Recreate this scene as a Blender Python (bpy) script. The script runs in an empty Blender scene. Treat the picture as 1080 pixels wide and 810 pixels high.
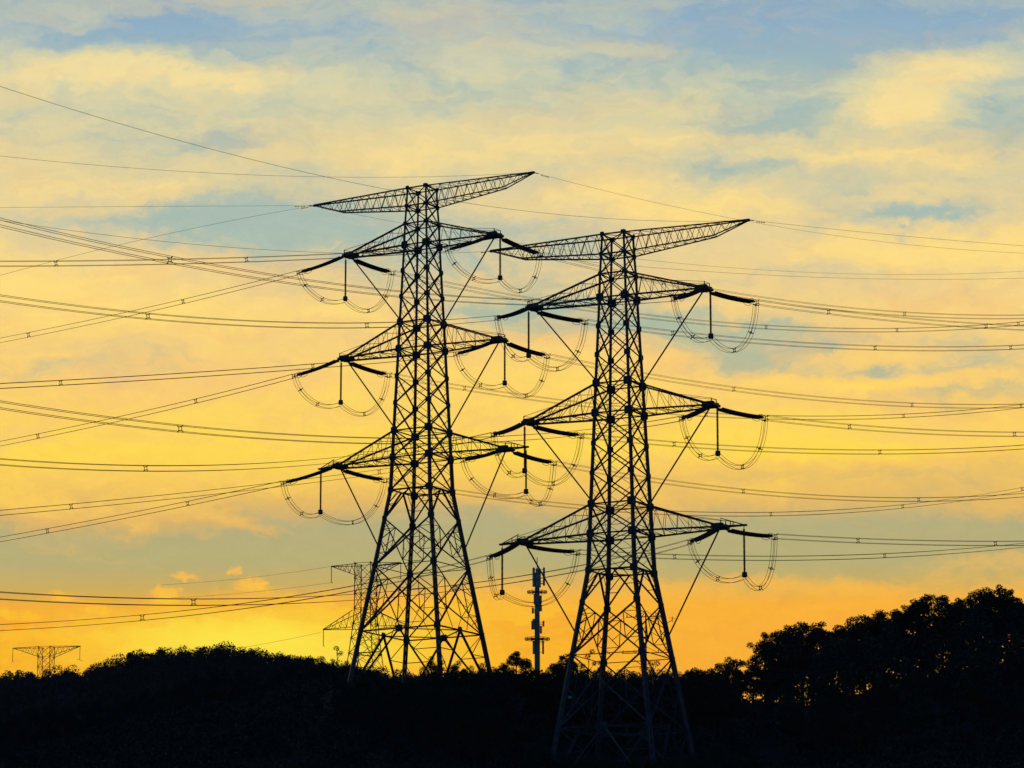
import bpy, math, random
import numpy as np
from mathutils import Vector, Matrix

SC = bpy.context.scene
COL = SC.collection
rnd = random.Random(7)
R = math.radians

# ------------------------------------------------------------------ camera
CAMZ = 1.6
F = 3500.0                       # focal length in photo pixels (photo 1080 x 810)
PITCH = math.atan(720.0 / F)
cam_d = bpy.data.cameras.new('camera')
cam_d.sensor_width = 36.0
cam_d.lens = 36.0 * F / 1080.0
cam_d.clip_start = 0.5
cam_d.clip_end = 30000.0
cam = bpy.data.objects.new('camera', cam_d)
COL.objects.link(cam)
cam.location = (0, 0, CAMZ)
cam.rotation_euler = (math.pi / 2 + PITCH, 0, 0)
SC.camera = cam
SC.view_settings.view_transform = 'Standard'
SC.view_settings.look = 'None'
SC.view_settings.gamma = 1.0
SC.view_settings.exposure = 0.0
SC.cycles.max_bounces = 4
SC.cycles.use_denoising = True


def ray(px, py):
    """photo pixel -> (x per metre of depth, z per metre of depth)"""
    u = (px - 540.0) / F
    v = (405.0 - py) / F
    c, s = math.cos(PITCH), math.sin(PITCH)
    dy = c - v * s
    return u / dy, (s + v * c) / dy


def at(px, py, Y):
    a, b = ray(px, py)
    return Vector((a * Y, Y, CAMZ + b * Y))


def lin(rgb):
    o = []
    for c in rgb:
        c /= 255.0
        o.append(c / 12.92 if c <= 0.04045 else ((c + 0.055) / 1.055) ** 2.4)
    return o + [1.0]


# ------------------------------------------------------------------ world: dusk sky with cloud layer
SUN_EL, SUN_AZ = R(2.0), R(-4.2)         # sun just under the hill line, a little left of centre
world = bpy.data.worlds.new('World')
SC.world = world
world.use_nodes = True
try:
    world.cycles.sampling_method = 'MANUAL'
    world.cycles.sample_map_resolution = 256
except Exception:
    pass
NT = world.node_tree
NT.nodes.clear()


class S:
    """tiny node algebra on sockets"""
    def __init__(self, sock): self.s = sock
    def _m(self, op, b=None, c=None):
        n = NT.nodes.new('ShaderNodeMath'); n.operation = op
        NT.links.new(self.s, n.inputs[0])
        for i, q in ((1, b), (2, c)):
            if q is None: continue
            if isinstance(q, S): NT.links.new(q.s, n.inputs[i])
            else: n.inputs[i].default_value = q
        return S(n.outputs[0])
    def __add__(self, b): return self._m('ADD', b)
    def __sub__(self, b): return self._m('SUBTRACT', b)
    def __mul__(self, b): return self._m('MULTIPLY', b)
    def __truediv__(self, b): return self._m('DIVIDE', b)
    def mad(self, b, c): return self._m('MULTIPLY_ADD', b, c)
    def max(self, b): return self._m('MAXIMUM', b)


def maprange(s, a, b, c, d, kind='SMOOTHSTEP'):
    n = NT.nodes.new('ShaderNodeMapRange'); n.interpolation_type = kind
    NT.links.new(s.s, n.inputs['Value'])
    for k, q in (('From Min', a), ('From Max', b), ('To Min', c), ('To Max', d)):
        n.inputs[k].default_value = q
    return S(n.outputs['Result'])


def ramp(s, stops, color=True):
    n = NT.nodes.new('ShaderNodeValToRGB')
    NT.links.new(s.s, n.inputs['Fac'])
    el = n.color_ramp.elements
    while len(el) < len(stops): el.new(0.5)
    for e, (p, c) in zip(el, stops):
        e.position = p
        e.color = lin(c) if color else (c, c, c, 1)
    return S(n.outputs['Color'])


def mixc(f, a, b, mode='MIX'):
    n = NT.nodes.new('ShaderNodeMix'); n.data_type = 'RGBA'; n.blend_type = mode
    for k, q in ((0, f), (6, a), (7, b)):
        if isinstance(q, S): NT.links.new(q.s, n.inputs[k])
        else: n.inputs[k].default_value = q
    return S(n.outputs[2])


def combine(x, y, z=0.0):
    n = NT.nodes.new('ShaderNodeCombineXYZ')
    for k, q in enumerate((x, y, z)):
        if isinstance(q, S): NT.links.new(q.s, n.inputs[k])
        else: n.inputs[k].default_value = q
    return S(n.outputs[0])


def vmul(v, vec):
    n = NT.nodes.new('ShaderNodeVectorMath'); n.operation = 'MULTIPLY'
    NT.links.new(v.s, n.inputs[0]); n.inputs[1].default_value = vec
    return S(n.outputs[0])


def vadd(a, b):
    n = NT.nodes.new('ShaderNodeVectorMath'); n.operation = 'ADD'
    NT.links.new(a.s, n.inputs[0])
    if isinstance(b, S): NT.links.new(b.s, n.inputs[1])
    else: n.inputs[1].default_value = b
    return S(n.outputs[0])


def noise(v, detail=4, rough=0.55, color=False, dist=0.0):
    n = NT.nodes.new('ShaderNodeTexNoise')
    NT.links.new(v.s, n.inputs['Vector'])
    n.inputs['Scale'].default_value = 1.0
    n.inputs['Detail'].default_value = detail
    n.inputs['Roughness'].default_value = rough
    n.inputs['Distortion'].default_value = dist
    return S(n.outputs['Color' if color else 'Fac'])


tc = NT.nodes.new('ShaderNodeTexCoord')
sep = NT.nodes.new('ShaderNodeSeparateXYZ')
NT.links.new(tc.outputs['Generated'], sep.inputs[0])
dx, dy, dz = (S(sep.outputs[i]) for i in range(3))
dyc = dy.max(0.08)
# sky direction as slopes: az = sideways per forward, el = up per forward (scaled so 1 unit = 1/3500)
azp = (dx / dyc).mad(3470.0, 540.0)
elp = (dz / dyc).mad(-3530.0, 1133.0)
P = combine(azp, elp)
w1 = vadd(noise(vmul(P, (1 / 150, 1 / 80, 1)), 4, 0.55, True), (-0.5, -0.5, -0.5))
w2 = vadd(noise(vmul(P, (1 / 38, 1 / 24, 1)), 4, 0.6, True), (-0.5, -0.5, -0.5))
w3 = vadd(noise(vmul(P, (1 / 13, 1 / 9, 1)), 4, 0.65, True), (-0.5, -0.5, -0.5))
PW = vadd(vadd(vadd(P, vmul(w1, (190, 70, 0))), vmul(w2, (70, 34, 0))), vmul(w3, (16, 10, 0)))
PF = vadd(vadd(P, vmul(w2, (46, 26, 0))), vmul(w3, (22, 14, 0)))
nA = noise(vmul(PW, (1 / 300, 1 / 75, 1)), 5, 0.55)
nB = noise(vadd(vmul(PW, (1 / 95, 1 / 36, 1)), (7.3, 2.1, 0)), 6, 0.6)
nC = noise(vadd(vmul(PW, (1 / 30, 1 / 15, 1)), (1.3, 9.1, 0)), 5, 0.6)

elv = maprange(elp, -200.0, 800.0, 0.0, 1.0, 'LINEAR')


def ys(y): return (y + 200.0) / 1000.0


cover = ramp(elv, [(ys(-180), .3), (ys(0), .37), (ys(50), .43), (ys(110), .46), (ys(200), .47), (ys(280), .50),
                   (ys(340), .56), (ys(410), .64), (ys(480), .72), (ys(525), .60), (ys(560), .20), (ys(614), .12),
                   (ys(634), .36), (ys(652), .60), (ys(685), .74)], False)

BLOBS = [  # x, y, rx, ry, amount, tilt(deg), crisp
    (195, -8, 70, 15, -.50, 0, 0), (60, 14, 80, 16, -.22, 0, 0), (350, 45, 150, 30, -.20, 4, 0), (245, 140, 80, 13, -.42, 3, 0),
    (215, 216, 150, 14, -.42, 0, 0), (330, 240, 105, 24, -.52, 0, 0), (140, 240, 80, 14, -.26, 0, 0),
    (400, 178, 140, 18, -.25, 0, 0), (935, 0, 150, 28, -.62, 0, 0), (800, 24, 120, 26, -.24, 6, 0), (720, 66, 130, 26, -.16, 6, 0),
    (845, 108, 100, 44, -.28, -20, 0), (985, 221, 46, 9, -.60, -6, 0), (1062, 112, 60, 46, -.40, 0, 0),
    (870, 212, 100, 20, -.20, 0, 0), (560, 246, 130, 22, -.35, 0, 0), (790, 178, 120, 14, -.18, 0, 0),
    (770, 352, 150, 22, -.66, 4, 0), (840, 382, 110, 18, -.48, 0, 0), (922, 396, 26, 9, -.40, 0, 0),
    (1035, 372, 70, 28, -.50, 0, 0), (1010, 417, 100, 14, -.48, 0, 0), (500, 300, 90, 30, -.36, 0, 0),
    (375, 292, 60, 20, -.30, 0, 0), (600, 330, 80, 26, -.34, 0, 0), (170, 396, 120, 26, -.26, 0, 0),
    (40, 380, 90, 20, -.20, 0, 0), (1000, 503, 140, 18, -.40, 0, 0), (740, 502, 130, 13, -.30, 2, 0),
    (860, 275, 120, 14, -.22, 3, 0), (60, 110, 160, 26, -.12, 0, 0), (560, 110, 140, 26, -.14, 0, 0),
    (620, 590, 300, 22, -.18, 0, 0), (950, 575, 220, 32, -.22, 0, 0), (170, 588, 260, 30, -.18, 0, 0),
    (985, 66, 62, 34, .55, 0, 1), (955, 96, 48, 24, .50, 0, 1), (1045, 42, 56, 18, .42, 0, 1),
    (915, 105, 34, 10, .30, 0, 1), (120, 46, 150, 17, .38, 4, 0), (25, 58, 70, 15, .34, 0, 0), (240, 66, 110, 12, .26, 8, 0),
    (430, 134, 140, 28, .36, -4, 0), (512, 44, 52, 16, .30, 0, 0), (690, 206, 120, 30, .46, 6, 0),
    (800, 205, 60, 20, .22, 0, 0), (720, 142, 180, 16, .28, 0, 0), (1000, 155, 130, 14, .26, 0, 0), (800, 262, 180, 16, .26, 0, 0),
    (1020, 258, 130, 22, .36, 0, 0), (55, 290, 160, 34, .34, 0, 0), (95, 190, 130, 14, .30, 0, 0),
    (925, 378, 90, 12, .62, -3, 1), (970, 402, 90, 10, .52, -4, 1), (905, 412, 60, 9, .40, 0, 0), (150, 338, 220, 22, .20, 0, 0),
    (260, 486, 420, 26, .16, 0, 0), (880, 470, 110, 28, .30, 0, 0), (560, 400, 150, 40, .12, 0, 0),
    (95, 548, 130, 18, .50, 8, 0), (230, 556, 70, 9, .34, 14, 0), (66, 638, 18, 8, 1.1, 8, 1), (178, 639, 12, 9, 1.0, 0, 1),
    (195, 618, 15, 5, .9, 6, 1), (248, 613, 8, 6, .9, 0, 1), (271, 627, 14, 5, 1.0, 6, 1), (104, 655, 14, 5, .9, 0, 1),
    (18, 660, 30, 5, .9, 0, 1), (820, 622, 70, 9, .32, 0, 1), (905, 632, 50, 7, .30, 0, 1), (640, 618, 120, 10, .24, 0, 0),
    (1030, 604, 60, 12, .34, 0, 0), (60, 640, 260, 24, -.62, 6, 0), (300, 622, 120, 14, -.40, 14, 0), (540, 612, 160, 12, -.25, 0, 0), (460, 640, 90, 12, .24, -4, 0), (300, 668, 170, 30, .40, 0, 0), (60, 690, 120, 20, .2, 0, 0),
]
nS = noise(vadd(vmul(PW, (1 / 420, 1 / 26, 1)), (3.1, 4.7, 0)), 5, 0.6)
m = cover + (nA - 0.5) * 0.62 + (nB - 0.5) * 0.62 + (nC - 0.5) * 0.26 + (nS - 0.5) * 0.40
PW0, PF0 = PW, PF
for bi, (bx_, by_, rx_, ry_, am_, ro_, cr_) in enumerate(BLOBS):
    if bi % 6 == 0 and bi:      # makes each batch wait for the one before (keeps the shader stack small)
        tiny = vmul(combine(m, m), (1e-9, 1e-9, 0))
        PW, PF = vadd(PW0, tiny), vadd(PF0, tiny)
    mp = NT.nodes.new('ShaderNodeMapping'); mp.vector_type = 'TEXTURE'
    NT.links.new((PF if cr_ else PW).s, mp.inputs['Vector'])
    mp.inputs['Location'].default_value = (bx_, by_, 0)
    mp.inputs['Rotation'].default_value = (0, 0, R(ro_))
    kk = 1.25 if am_ > 0 else 1.5
    mp.inputs['Scale'].default_value = (rx_ * kk, ry_ * kk, 1)
    ln = NT.nodes.new('ShaderNodeVectorMath'); ln.operation = 'LENGTH'
    NT.links.new(mp.outputs[0], ln.inputs[0])
    m = m + maprange(S(ln.outputs['Value']), 1.5 if not cr_ else 1.35, 0.0 if not cr_ else 0.05, 0.0, am_ * (.78 if am_ < 0 else .85))

gap = ramp(elv, [(ys(-200), (112, 144, 172)), (ys(0), (142, 173, 194)), (ys(60), (160, 183, 182)), (ys(140), (170, 187, 176)),
                 (ys(240), (168, 187, 174)), (ys(330), (172, 186, 162)), (ys(400), (188, 186, 148)), (ys(480), (216, 184, 112)),
                 (ys(556), (182, 174, 126)), (ys(604), (186, 175, 118)), (ys(632), (208, 174, 92)), (ys(652), (242, 172, 52)), (ys(690), (246, 166, 36))])
mid = ramp(elv, [(ys(-200), (140, 158, 170)), (ys(0), (184, 192, 180)), (ys(60), (210, 207, 170)), (ys(140), (221, 207, 158)),
                 (ys(240), (228, 206, 152)), (ys(330), (241, 206, 132)), (ys(400), (248, 205, 116)), (ys(480), (250, 202, 94)),
                 (ys(556), (222, 180, 104)), (ys(604), (232, 184, 98)), (ys(632), (244, 184, 76)), (ys(652), (250, 178, 52)), (ys(690), (250, 170, 38))])
hi = ramp(elv, [(ys(-200), (190, 190, 170)), (ys(0), (226, 214, 166)), (ys(60), (241, 219, 156)), (ys(140), (248, 219, 144)),
                (ys(240), (252, 220, 134)), (ys(330), (254, 218, 120)), (ys(400), (255, 216, 104)), (ys(480), (255, 217, 82)),
                (ys(556), (248, 198, 96)), (ys(604), (250, 196, 88)), (ys(632), (252, 194, 68)), (ys(652), (254, 194, 50)), (ys(690), (254, 188, 40))])
c1 = mixc(maprange(m, 0.02, 0.50, 0, 1), gap, mid)
cl = mixc(maprange(m, 0.40, 0.92, 0, 1), c1, hi)
low = maprange(elp, 634, 664, 0, 1)
cl = mixc(low * maprange(nS + (nC - 0.5) * 0.5, .38, .60, 0.6, 0), cl, lin((248, 172, 44)))
nD = noise(vadd(vmul(PW0, (1 / 170, 1 / 44, 1)), (5.7, 3.3, 0)), 5, 0.6)
cl = mixc(maprange(nD, .48, .66, 0, .42) * maprange(elp, 210, 330, .35, 1) * maprange(elp, 540, 480, 0, 1), cl, lin((246, 196, 122)))
mott = (nC - 0.5).mad(0.13, 1.0)
cl = mixc(1.0, cl, combine(mott, mott, mott), 'MULTIPLY')
# golden core near the set sun, deeper orange low on the right
mp = NT.nodes.new('ShaderNodeMapping'); mp.vector_type = 'TEXTURE'
NT.links.new(PW.s, mp.inputs['Vector']); mp.inputs['Location'].default_value = (275, 690, 0); mp.inputs['Scale'].default_value = (290, 72, 1)
ln = NT.nodes.new('ShaderNodeVectorMath'); ln.operation = 'LENGTH'; NT.links.new(mp.outputs[0], ln.inputs[0])
core = maprange(S(ln.outputs['Value']), 1.0, 0.0, 0, 1)
cl = mixc(core * maprange(elp, 624, 678, 0, 1) * maprange(nS, .3, .6, .6, 1), cl, lin((255, 230, 72)))
orange = maprange(azp, 480, 960, 0, 1) * maprange(elp, 612, 680, 0, .85)
cl = mixc(orange * maprange(m, .1, .6, .2, 1), cl, lin((252, 174, 62)))

sky = NT.nodes.new('ShaderNodeTexSky')
sky.sky_type = 'NISHITA'
sky.sun_disc = False
sky.sun_elevation = SUN_EL
sky.sun_rotation = SUN_AZ
sky.ozone_density = 4.0
sky.dust_density = 0.4
bg_sky = NT.nodes.new('ShaderNodeBackground'); NT.links.new(sky.outputs[0], bg_sky.inputs['Color'])
bg_sky.inputs['Strength'].default_value = 0.12
bg_cl = NT.nodes.new('ShaderNodeBackground'); NT.links.new(cl.s, bg_cl.inputs['Color'])
bg_cl.inputs['Strength'].default_value = 1.05
mixs = NT.nodes.new('ShaderNodeMixShader')
cloud_w = maprange(dy, 0.55, 0.92, 0.0, 1.0) * maprange(dz, 0.62, 0.30, 0.0, 1.0)
NT.links.new(cloud_w.s, mixs.inputs[0])
NT.links.new(bg_sky.outputs[0], mixs.inputs[1]); NT.links.new(bg_cl.outputs[0], mixs.inputs[2])
wo = NT.nodes.new('ShaderNodeOutputWorld'); NT.links.new(mixs.outputs[0], wo.inputs[0])

sun_d = bpy.data.lights.new('sun', 'SUN')
sun_d.energy = 0.35
sun_d.angle = R(0.5)
sun_d.color = (1.0, 0.72, 0.42)
sun = bpy.data.objects.new('sun', sun_d); COL.objects.link(sun)
sdir = Vector((math.sin(SUN_AZ) * math.cos(SUN_EL), math.cos(SUN_AZ) * math.cos(SUN_EL), math.sin(SUN_EL)))
sun.rotation_euler = (-sdir).to_track_quat('-Z', 'Y').to_euler()
sun.location = (0, 200, 150)


# ------------------------------------------------------------------ materials
def material(name, base, base2, scale, rough=0.8, metallic=0.0, detail=4):
    mt = bpy.data.materials.new(name); mt.use_nodes = True
    nt = mt.node_tree; b = nt.nodes['Principled BSDF']
    b.inputs['Roughness'].default_value = rough
    b.inputs['Metallic'].default_value = metallic
    t = nt.nodes.new('ShaderNodeTexCoord'); n = nt.nodes.new('ShaderNodeTexNoise')
    n.inputs['Scale'].default_value = scale; n.inputs['Detail'].default_value = detail
    r = nt.nodes.new('ShaderNodeValToRGB')
    r.color_ramp.elements[0].position = .35; r.color_ramp.elements[1].position = .68
    r.color_ramp.elements[0].color = (*base, 1); r.color_ramp.elements[1].color = (*base2, 1)
    nt.links.new(t.outputs['Object'], n.inputs['Vector']); nt.links.new(n.outputs['Fac'], r.inputs['Fac'])
    nt.links.new(r.outputs['Color'], b.inputs['Base Color'])
    return mt


M_STEEL = material('galvanised_steel', (.075, .085, .11), (.125, .135, .165), 1.3, .55, .3)
M_DISC = material('insulator_glaze', (.045, .022, .016), (.075, .035, .022), 3.0, .6)
M_FIT = material('fitting_steel', (.12, .12, .13), (.2, .2, .2), 4.0, .5, .4)
M_WIRE = material('aluminium_wire', (.12, .11, .10), (.2, .19, .18), .4, .6, .3)
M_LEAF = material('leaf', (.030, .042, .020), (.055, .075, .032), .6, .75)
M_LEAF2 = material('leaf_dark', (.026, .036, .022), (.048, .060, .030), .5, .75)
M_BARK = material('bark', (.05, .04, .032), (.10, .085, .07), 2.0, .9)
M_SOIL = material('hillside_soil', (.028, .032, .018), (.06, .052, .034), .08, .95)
M_MAST = material('painted_mast', (.30, .31, .33), (.40, .41, .42), .8, .5)
M_PANEL = material('antenna_plastic', (.42, .43, .45), (.5, .5, .5), 1.5, .5)
M_SIGN = material('white_plate', (.75, .75, .74), (.82, .82, .82), 3.0, .4)


# ------------------------------------------------------------------ mesh building
class MB:
    def __init__(self): self.v = []; self.f = []

    def bar(self, p, q, w, kind='L', n=None, deep=1.0):
        """steel member p->q: 'L' angle section, 'B' box section"""
        p = Vector(p); q = Vector(q); d = q - p
        if d.length < 1e-4: return
        d.normalize()
        up = Vector((0, 0, 1)) if abs(d.z) < .95 else Vector((0, 1, 0))
        if n is not None: up = Vector(n)
        a = d.cross(up).normalized(); b = a.cross(d).normalized()
        h = w / 2
        g = h * deep
        if kind == 'B': prof = [(-h, -g), (h, -g), (h, g), (-h, g)]
        else:
            t = max(w * .28, .02)
            prof = [(-h, -h), (h, -h), (h, -h + t), (-h + t, -h + t), (-h + t, h), (-h, h)]
        i = len(self.v); k = len(prof)
        for c in (p, q):
            for (x, y) in prof: self.v.append(tuple(c + a * x + b * y))
        for j in range(k):
            self.f.append((i + j, i + (j + 1) % k, i + k + (j + 1) % k, i + k + j))
        if kind == 'B':
            self.f.append(tuple(i + j for j in reversed(range(k)))); self.f.append(tuple(i + k + j for j in range(k)))
        else:
            for o, rev in ((i, True), (i + k, False)):
                for fc in ((0, 1, 2, 3), (0, 3, 4, 5)):
                    ff = tuple(o + j for j in fc)
                    self.f.append(ff[::-1] if rev else ff)

    def plate(self, c, ax, ay, hx, hy, t, cut=.35):
        """octagonal gusset plate"""
        c = Vector(c); ax = Vector(ax).normalized(); ay = Vector(ay).normalized(); nz = ax.cross(ay).normalized()
        k = 1 - cut
        pr = [(-1, -k), (-k, -1), (k, -1), (1, -k), (1, k), (k, 1), (-k, 1), (-1, k)]
        i = len(self.v)
        for s in (-.5, .5):
            for (x, y) in pr: self.v.append(tuple(c + ax * x * hx + ay * y * hy + nz * t * s))
        self.f.append(tuple(range(i + 7, i - 1, -1))); self.f.append(tuple(range(i + 8, i + 16)))
        for j in range(8): self.f.append((i + j, i + (j + 1) % 8, i + 8 + (j + 1) % 8, i + 8 + j))

    def box(self, c, hx, hy, hz, rot=0):
        c = Vector(c); i = len(self.v); co, si = math.cos(rot), math.sin(rot)
        for z in (-hz, hz):
            for x, y in ((-hx, -hy), (hx, -hy), (hx, hy), (-hx, hy)):
                self.v.append((c.x + x * co - y * si, c.y + x * si + y * co, c.z + z))
        for f in ((3, 2, 1, 0), (4, 5, 6, 7), (0, 1, 5, 4), (1, 2, 6, 5), (2, 3, 7, 6), (3, 0, 4, 7)):
            self.f.append(tuple(i + j for j in f))

    def tube(self, pts, rad, n=6, cap=True):
        pts = [Vector(p) for p in pts]; m_ = len(pts); i = len(self.v)
        nrm = None
        for j, p in enumerate(pts):
            t = (pts[min(j + 1, m_ - 1)] - pts[max(j - 1, 0)]).normalized()
            if nrm is None:
                up = Vector((0, 0, 1)) if abs(t.z) < .9 else Vector((1, 0, 0))
                nrm = t.cross(up).normalized()
            else:
                nrm = (nrm - t * nrm.dot(t)).normalized()
            b = t.cross(nrm); r_ = rad[j] if isinstance(rad, (list, tuple)) else rad
            for k in range(n):
                a = 2 * math.pi * k / n
                self.v.append(tuple(p + nrm * math.cos(a) * r_ + b * math.sin(a) * r_))
        for j in range(m_ - 1):
            for k in range(n):
                a = i + j * n + k; b_ = i + j * n + (k + 1) % n
                self.f.append((a, b_, b_ + n, a + n))
        if cap:
            self.f.append(tuple(i + k for k in reversed(range(n))))
            self.f.append(tuple(i + (m_ - 1) * n + k for k in range(n)))

    def ring(self, c, ax, ay, r1, r2, tr, n=14):
        c = Vector(c); ax = Vector(ax); ay = Vector(ay)
        pts = [c + ax * math.cos(2 * math.pi * k / n) * r1 + ay * math.sin(2 * math.pi * k / n) * r2 for k in range(n + 1)]
        self.tube(pts, tr, 5, False)

    def build(self, name, mat, parent=None, smooth=False, local=False):
        me = bpy.data.meshes.new(name)
        off = Vector((0, 0, 0)) if (parent is None or local) else Vector(parent.get('_o', (0, 0, 0)))
        vs = [(a[0] - off.x, a[1] - off.y, a[2] - off.z) for a in self.v]
        me.from_pydata(vs, [], self.f); me.update()
        if smooth:
            me.polygons.foreach_set('use_smooth', [True] * len(me.polygons))
        me.materials.append(mat)
        o = bpy.data.objects.new(name, me); COL.objects.link(o)
        if parent is not None: o.parent = parent
        return o


def thing(name, loc, label, cat, group=None):
    o = bpy.data.objects.new(name, None); COL.objects.link(o)
    o.empty_display_size = .5
    o.location = loc; o['label'] = label; o['category'] = cat
    if group: o['group'] = group
    return o


ORIG = {}


def wthing(name, loc, label, cat, group=None):
    """thing whose parts are given in world coordinates"""
    o = thing(name, loc, label, cat, group); o['_o'] = tuple(loc)
    WT.append(o)
    return o


WT = []

# ------------------------------------------------------------------ terrain
GP = []   # control points x, y, z


def gp(px, py, Y, dz=0.0):
    q = at(px, py, Y); GP.append((q.x, q.y, q.z + dz))


for x in (-280, -120, 0, 120, 280):
    for y, z in ((-100, 0), (0, 0), (100, 1.5), (180, 7.0)): GP.append((x, y, z))
for px in (0, 300, 560, 800, 1080): gp(px, 866, 300)
for px in (-300, 1380): gp(px, 860, 300)
T2D, T1D = 385.0, 425.0
gp(655, 850, T2D); gp(600, 853, T2D); gp(720, 850, T2D)
gp(446, 735, T1D); gp(400, 738, T1D); gp(500, 736, T1D)
gp(650, 786, 412); gp(560, 776, 412); gp(760, 780, 412)
gp(446, 722, 440); gp(380, 728, 440); gp(540, 730, 440); gp(640, 738, 440)
gp(300, 745, 440); gp(200, 765, 440); gp(60, 800, 440); gp(-200, 830, 440)
gp(300, 790, 385); gp(100, 830, 385); gp(440, 800, 385)
gp(800, 768, 450); gp(850, 745, 450); gp(930, 726, 450); gp(1040, 704, 450); gp(1120, 694, 450); gp(1400, 672, 450)
gp(820, 806, 395); gp(900, 792, 395); gp(1000, 776, 395); gp(1100, 768, 395); gp(1400, 750, 395)
for px, py in ((-400, 842), (0, 815), (300, 782), (540, 790), (700, 800), (900, 775), (1100, 755), (1400, 740)): gp(px, py, 560)
for px, py in ((-300, 746), (0, 741), (60, 741), (110, 728), (160, 717), (235, 712), (280, 716), (330, 726), (430, 742), (560, 742), (760, 780), (1080, 810)): gp(px, py, 900)
for px, py in ((0, 790), (235, 775), (400, 790), (560, 800)): gp(px, py, 740)
for x in (-280, -120, 0, 120, 280): GP.append((x, 1200, 70))
GP = np.array(GP, float)
SCL = 200.0


def tps_fit(P_):
    n = len(P_); A = P_[:, :2] / SCL
    d = np.linalg.norm(A[:, None] - A[None], axis=2)
    K = np.where(d > 0, d * d * np.log(d + 1e-12), 0) + np.eye(n) * 2e-4
    Q = np.hstack([np.ones((n, 1)), A])
    L = np.zeros((n + 3, n + 3)); L[:n, :n] = K; L[:n, n:] = Q; L[n:, :n] = Q.T
    return A, np.linalg.solve(L, np.concatenate([P_[:, 2], np.zeros(3)]))


TA, TW = tps_fit(GP)


def H(x, y):
    x = np.asarray(x, float); y = np.asarray(y, float)
    shp = np.broadcast(x, y).shape
    xf = np.broadcast_to(x, shp).ravel(); yf = np.broadcast_to(y, shp).ravel()
    xc = np.clip(xf, -280, 280) / SCL; yc = np.clip(yf, -100, 1200) / SCL
    d2 = (xc[:, None] - TA[None, :, 0]) ** 2 + (yc[:, None] - TA[None, :, 1]) ** 2
    K = np.where(d2 > 0, .5 * d2 * np.log(d2 + 1e-24), 0)
    z = K @ TW[:-3] + TW[-3] + TW[-2] * xc + TW[-1] * yc
    far = np.maximum(np.maximum(np.abs(xf) - 280, 0), np.maximum(yf - 1200, 0))
    w = np.clip(far / 900, 0, 1); w = w * w * (3 - 2 * w)
    z = z * (1 - w) + 55 * w * (yf > 0)
    return np.maximum(z, 0).reshape(shp)


def h(x, y): return float(H(np.array([x]), np.array([y]))[0])


def axis(vals):
    o = []
    for a, b, st in vals: o += list(np.arange(a, b, st))
    return np.array(o)


gx = axis([(-2600, -400, 200), (-400, 400, 8), (400, 2601, 200)])
gy = axis([(-1200, -200, 200), (-200, 250, 25), (250, 1000, 7), (1000, 1600, 50), (1600, 4001, 300)])
GX, GY = np.meshgrid(gx, gy)
GZ = H(GX, GY)
rs = np.random.RandomState(3)
GZ = GZ + rs.normal(0, .25, GZ.shape) * ((GY > 260) & (GY < 1000) & (np.abs(GX) < 400))
me = bpy.data.meshes.new('ground')
nx, ny = len(gx), len(gy)
idx = np.arange(nx * ny).reshape(ny, nx)
quads = np.stack([idx[:-1, :-1], idx[:-1, 1:], idx[1:, 1:], idx[1:, :-1]], -1).reshape(-1, 4)
me.from_pydata(np.stack([GX, GY, GZ], -1).reshape(-1, 3).tolist(), [], quads.tolist()); me.update()
me.polygons.foreach_set('use_smooth', [True] * len(me.polygons))
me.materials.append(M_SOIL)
ground = bpy.data.objects.new('ground', me); COL.objects.link(ground)
ground['kind'] = 'structure'; ground['label'] = 'dark wooded hillside ground rising to the ridge under the pylons'

# thin evening haze over the valley
hz = MB(); hz.box((0, 1450, 99), 2700, 2750, 101)
HZM = bpy.data.materials.new('evening_haze'); HZM.use_nodes = True
_n = HZM.node_tree; _n.nodes.clear()
_v = _n.nodes.new('ShaderNodeVolumePrincipled'); _o = _n.nodes.new('ShaderNodeOutputMaterial')
_v.inputs['Color'].default_value = (.62, .74, 1.0, 1); _v.inputs['Density'].default_value = 0.00005
_n.links.new(_v.outputs[0], _o.inputs['Volume'])
hzo = hz.build('haze', HZM); hzo['kind'] = 'stuff'; hzo['label'] = 'thin evening haze hanging over the wooded valley'; hzo['category'] = 'haze'

# ------------------------------------------------------------------ the two big pylons
KPX = T2D / F / math.cos(PITCH)


def zlev(y): return at(655, y, T2D).z


LEV = [(248, 25), (269, 26.6), (290, 29), (315, 30.4), (345.2, 32.8), (375.5, 35.2), (405.7, 37.7), (437, 40), (469, 42.4),
       (500.5, 44.9), (533, 47.3), (564.5, 49.5), (603, 52.5), (637, 62.4), (693, 78.8), (770, 101.5), (850, 125)]
Z0 = zlev(850)
LV = [(zlev(y) - Z0, s * KPX / 2) for y, s in LEV]       # local height, half width
ARMS = [(2, 3, 103), (6, 7, 108.5), (10, 11, 116.5)]       # upper ring, lower ring, tip distance in photo px at the near pylon
EXT = 2.4
TOWER = {}
CORN = [(-1, -1), (1, -1), (1, 1), (-1, 1)]
NEXT_LEVEL = {0: (.90, 5, 6), 1: (.88, 9, 10), 2: (.60, 13, 14)}


def corner(i, c):
    z, s = LV[i]
    return Vector((c[0] * s, c[1] * s, z))


def lerp(a, b, t): return a + (b - a) * t


LEAN = R(-0.30)


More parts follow.
